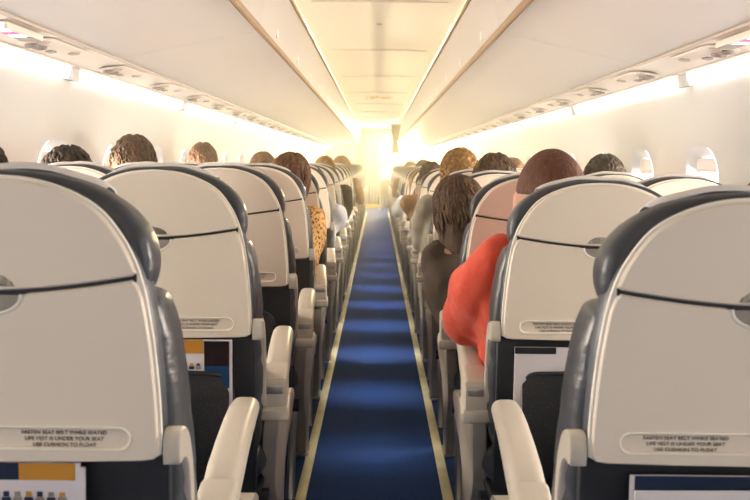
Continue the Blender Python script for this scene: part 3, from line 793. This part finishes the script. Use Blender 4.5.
        rx, ry, rz = 0.076+k, 0.096+k, 0.108+k
        p = Vector((c.x*rx, c.y*ry-0.004, c.z*rz))
        if hair_style in ('bob', 'long') and c.z < 0.1:
            p.x = math.copysign(max(abs(p.x), (0.076+k)*abs(c.x)/max(0.35, math.hypot(c.x, c.y))*1.0), p.x)
            p.y = min(p.y, (0.096+k)*c.y/max(0.35, math.hypot(c.x, c.y)) if c.y < 0 else p.y)
            p.z -= 0.05*(0.1-c.z)*(1.0 if hair_style == 'bob' else 1.8) + lk2*0.006
        v.co = H(p)
    bmesh.ops.delete(bm, geom=list(set(rem)), context='VERTS')
    h_ = link('hair', bm, M[hair], root, 0)
    bake(h_, [('SOLIDIFY', dict(thickness=thick*0.8+0.004, offset=-1))])
    for p in h_.data.polygons: p.use_smooth = True
    if hair_style in ('bob', 'curly', 'long', 'short'):
        bm = bmesh.new()
        for i in range({'bob': 240, 'curly': 260, 'long': 240, 'short': 150}[hair_style]):
            a = r.uniform(-2.5, 2.5)+PI; el0 = r.uniform(0.1, 1.45)
            pts = []; L = r.uniform(0.5, 1.0); n = 6
            for j in range(n):
                el = el0 - L*j/(n-1)*(1.0 if hair_style != 'short' else 0.45)
                if hair_style in ('bob', 'long'): el = max(el, -0.95)
                else: el = max(el, low+0.05)
                aa = a + (0.35*math.sin(j*1.4+i) if hair_style == 'curly' else 0.08*math.sin(j+i))
                cx_, cy_, cz_ = math.cos(el)*math.sin(aa), math.cos(el)*math.cos(aa), math.sin(el)
                k = thick + 0.002 + (0.010*math.sin(j*2.1+i*1.3) if hair_style == 'curly' else 0.002*math.sin(i*1.7+j))
                if cy_ > 0.45 and cz_ < 0.5: break
                p = Vector((cx_*(0.076+k), cy_*(0.096+k)-0.004, cz_*(0.108+k)))
                if hair_style in ('bob', 'long') and cz_ < 0: p.x *= 1+0.12*-cz_; p.z -= 0.03*-cz_
                pts.append(H(p))
            if len(pts) > 2: tube(bm, pts, [0.004]+[0.0055]*(len(pts)-2)+[0.0015], 5, mi=1 if r.random() < 0.3 else 0)
        link('hair_locks', bm, [M[hair], M[{'hair_dark': 'hair_umber', 'hair_brown': 'hair_gold', 'hair_red': 'hair_gold', 'hair_blond': 'hair_pale'}[hair]]], h_, 80)
    return root
def seat_hip(row): return rowy(row)+0.30
# right-hand side
person(AX-0.06, seat_hip(1), hz=1.192, hx=0.0, hy=-0.09, hair='hair_red', hair_style='crop', top='red', legs='jeans', arm_out=-1, elbow=(-0.185, 0.06, 0.735), wide0=0.088, shz=0.02, shx=0.035, hs=1.10, side=1, label='person in a red knit top and jeans, elbow leaning over the right aisle armrest')
person(AX-0.10, seat_hip(2), hz=1.095, shx=0.07, hx=-0.10, hy=0.06, hair='hair_brown', hair_style='bob', top='brown', legs='navy', arm_out=-1, elbow=(-0.15, 0.06, 0.80), tiltx=-10, turn=12, label='person with dark bobbed hair in a brown top leaning into the aisle')
person(AX-0.0, seat_hip(3), hz=1.195, hx=0.02, hy=-0.06, hair='hair_brown', hair_style='short', top='greige', legs='navy', hs=1.15, label='person with full brown hair above the fourth right aisle seat')
person(AX-0.09, seat_hip(4), hz=1.215, hx=0.03, hy=-0.05, hair='hair_blond', hair_style='curly', top='greige', arm_out=-1, elbow=(-0.16, 0.06, 0.72), label='person with curly golden hair and greige sleeve right of the aisle')
person(AX-0.07, seat_hip(6), hz=1.16, hx=-0.04, hy=-0.02, hair='hair_brown', hair_style='short', top='tan', arm_out=-1, elbow=(-0.12, 0.06, 0.76), label='person in a tan top beyond the curly golden hair on the right')
person(AX-0.05, seat_hip(8), hz=1.08, hx=-0.06, hy=-0.02, hair='hair_blond', hair_style='bob', top='white', arm_out=-1, label='person with blond bob and pale top far along the right aisle seats')
person(AX, seat_hip(10), hz=1.19, hy=-0.04, hair='hair_brown', hair_style='short', top='navy', label='far person with short brown hair, eleventh right aisle seat')
person(AX-0.05, seat_hip(13), hz=1.18, hy=-0.04, hair='hair_blond', hair_style='short', top='tan', label='farthest person visible on the right of the aisle')
person(WX+0.03, seat_hip(1), hz=1.130, hx=0.02, hy=-0.05, hair='hair_red', hair_style='short', top='navy', label='person with auburn hair by the right window, cut by the photo edge')
person(WX+0.03, seat_hip(3), hz=1.195, hx=0.0, hy=-0.06, hair='hair_dark', hair_style='short', top='navy', hs=1.05, label='person with short dark hair in front of a right-hand window')
person(WX, seat_hip(6), hz=1.19, hx=0.0, hy=-0.04, hair='hair_red', hair_style='long', top='white', label='person with auburn hair by the right sidewall, behind the brown-haired head')
# left-hand side
person(-WX, seat_hip(1), hz=1.205, hx=-0.05, hy=-0.09, hair='hair_dark', hair_style='short', top='navy', label='person with dark hair at the left edge of the photo')
person(-WX-0.03, seat_hip(2), hz=1.195, hx=-0.08, hy=-0.06, hair='hair_dark', hair_style='short', top='tan', hs=1.05, label='person with a low dark head of hair before the nearest left window')
person(-WX-0.03, seat_hip(3), hz=1.26, hx=-0.08, hy=-0.06, hair='hair_brown', hair_style='short', top='white', hs=1.12, label='tall person with tousled brown hair by the left windows')
person(-WX-0.03, seat_hip(5), hz=1.265, hx=-0.10, hy=-0.06, hair='hair_red', hair_style='short', top='navy', label='person with short auburn hair by the left wall')
person(-WX+0.10, seat_hip(6), hz=1.21, hx=0.04, hy=-0.04, hair='hair_red', hair_style='bob', top='tan', label='person with auburn bob beside the leopard-print passenger')
person(-AX+0.05, seat_hip(3), hz=1.185, hx=0.05, shx=-0.05, hy=-0.02, hair='hair_red', hair_style='long', top='leopard', arm_out=1, elbow=(0.155, 0.0, 0.76), wide0=0.06, tiltx=12, label='person in a leopard-print top leaning out left of the aisle')
person(-AX+0.05, seat_hip(5), hz=1.12, hx=0.03, hy=-0.02, hair='hair_brown', hair_style='short', top='white', arm_out=1, elbow=(0.16, 0.06, 0.74), label='person with pale shirt sleeve over the left armrest beyond the leopard print')
person(-AX+0.06, seat_hip(7), hz=1.20, hx=0.0, hy=-0.02, hair='hair_blond', hair_style='short', top='brown', arm_out=1, elbow=(0.15, 0.06, 0.70), label='person in brown with golden hair farther up the left aisle')
person(-AX+0.03, seat_hip(11), hz=1.21, hx=0.03, hy=-0.02, hair='hair_blond', hair_style='curly', top='tan', arm_out=1, hs=1.1, label='far person with round golden hair left of the aisle')

# ------------------------------------------------------------------ far end: curtains
def pleated(name, x0, x1, z0, z1, y, n, amp, m, parent, taper=None):
    bm = bmesh.new(); cols = []
    K = n*10
    zs = [z0+(z1-z0)*j/10 for j in range(11)]
    for z in zs:
        row = []; t = (z-z0)/(z1-z0); wf = taper(t) if taper else 1
        for i in range(K+1):
            u = i/K; row.append(bm.verts.new(((x0+x1)/2+(u-0.5)*(x1-x0)*wf, y+amp*math.sin(2*PI*n*u), z)))
        cols.append(row)
    for a, b in zip(cols, cols[1:]):
        for i in range(K): bm.faces.new((a[i], a[i+1], b[i+1], b[i]))
    o = link(name, bm, m, parent, 80); bake(o, [('SOLIDIFY', dict(thickness=0.004))]); shade(o.data, 80); return o
c = empty('aisle_curtain', (0, 0, 0), 'lilac-grey pleated curtain under a yellow pelmet closing the far end of the aisle', 'curtain')
pleated('drape', -0.50, 0.22, 0.03, 1.72, 21.3, 9, 0.03, M['curtain'], c)
bm = bmesh.new(); box(bm, -0.52, 0.22, 21.20, 21.26, 1.70, 1.90, 0.01); link('pelmet', bm, M['yellow'], c)
bm = bmesh.new(); box(bm, -0.54, 0.24, 21.19, 21.27, 1.90, 1.95, 0.01); link('curtain_rail', bm, M['curtain2'], c)
bm = bmesh.new(); box(bm, -0.49, 0.10, 21.22, 21.25, 0.02, 0.10, 0.008); link('hem_band', bm, M['yellow'], c)
c = empty('tied_curtain', (0, 0, 0), 'dark olive curtain gathered and hanging from the ceiling right of the aisle', 'curtain')
pleated('drape', 0.26, 0.44, 1.36, 1.93, 17.0, 4, 0.02, M['curtain2'], c, lambda t: 0.55+0.45*abs(2*t-0.7))
bm = bmesh.new(); tube(bm, [(0.24, 17.0, 1.94), (0.46, 17.0, 1.94)], 0.012, 8); link('rod', bm, M['metal'], c)

# ------------------------------------------------------------------ thin warm haze volume added up front in place of lens flare
bm = bmesh.new(); box(bm, -1.2, 1.2, 2.4, END-0.05, 0.02, 2.0)
hz_ = link('added_glow_haze', bm, M['ceil'], smooth=0)
vm = bpy.data.materials.new('haze'); vm.use_nodes = True; nt = vm.node_tree; nt.nodes.clear()
oo = nt.nodes.new('ShaderNodeOutputMaterial'); vs = nt.nodes.new('ShaderNodeVolumeScatter')
vs.inputs['Color'].default_value = (1.0, 0.87, 0.58, 1)
tcv = nt.nodes.new('ShaderNodeTexCoord'); sxv = nt.nodes.new('ShaderNodeSeparateXYZ'); mrv = nt.nodes.new('ShaderNodeMapRange')
mrv.inputs['From Min'].default_value = 2.6; mrv.inputs['From Max'].default_value = 9.0; mrv.inputs['To Min'].default_value = 0.022; mrv.inputs['To Max'].default_value = 0.058
nt.links.new(tcv.outputs['Object'], sxv.inputs[0]); nt.links.new(sxv.outputs['Y'], mrv.inputs['Value']); nt.links.new(mrv.outputs[0], vs.inputs['Density'])
vs.inputs['Anisotropy'].default_value = 0.45
nt.links.new(vs.outputs[0], oo.inputs['Volume'])
hz_.data.materials.clear(); hz_.data.materials.append(vm)
tag(hz_, 'added warm haze standing in for lens flare in the far half of the cabin', 'haze', kind='stuff')
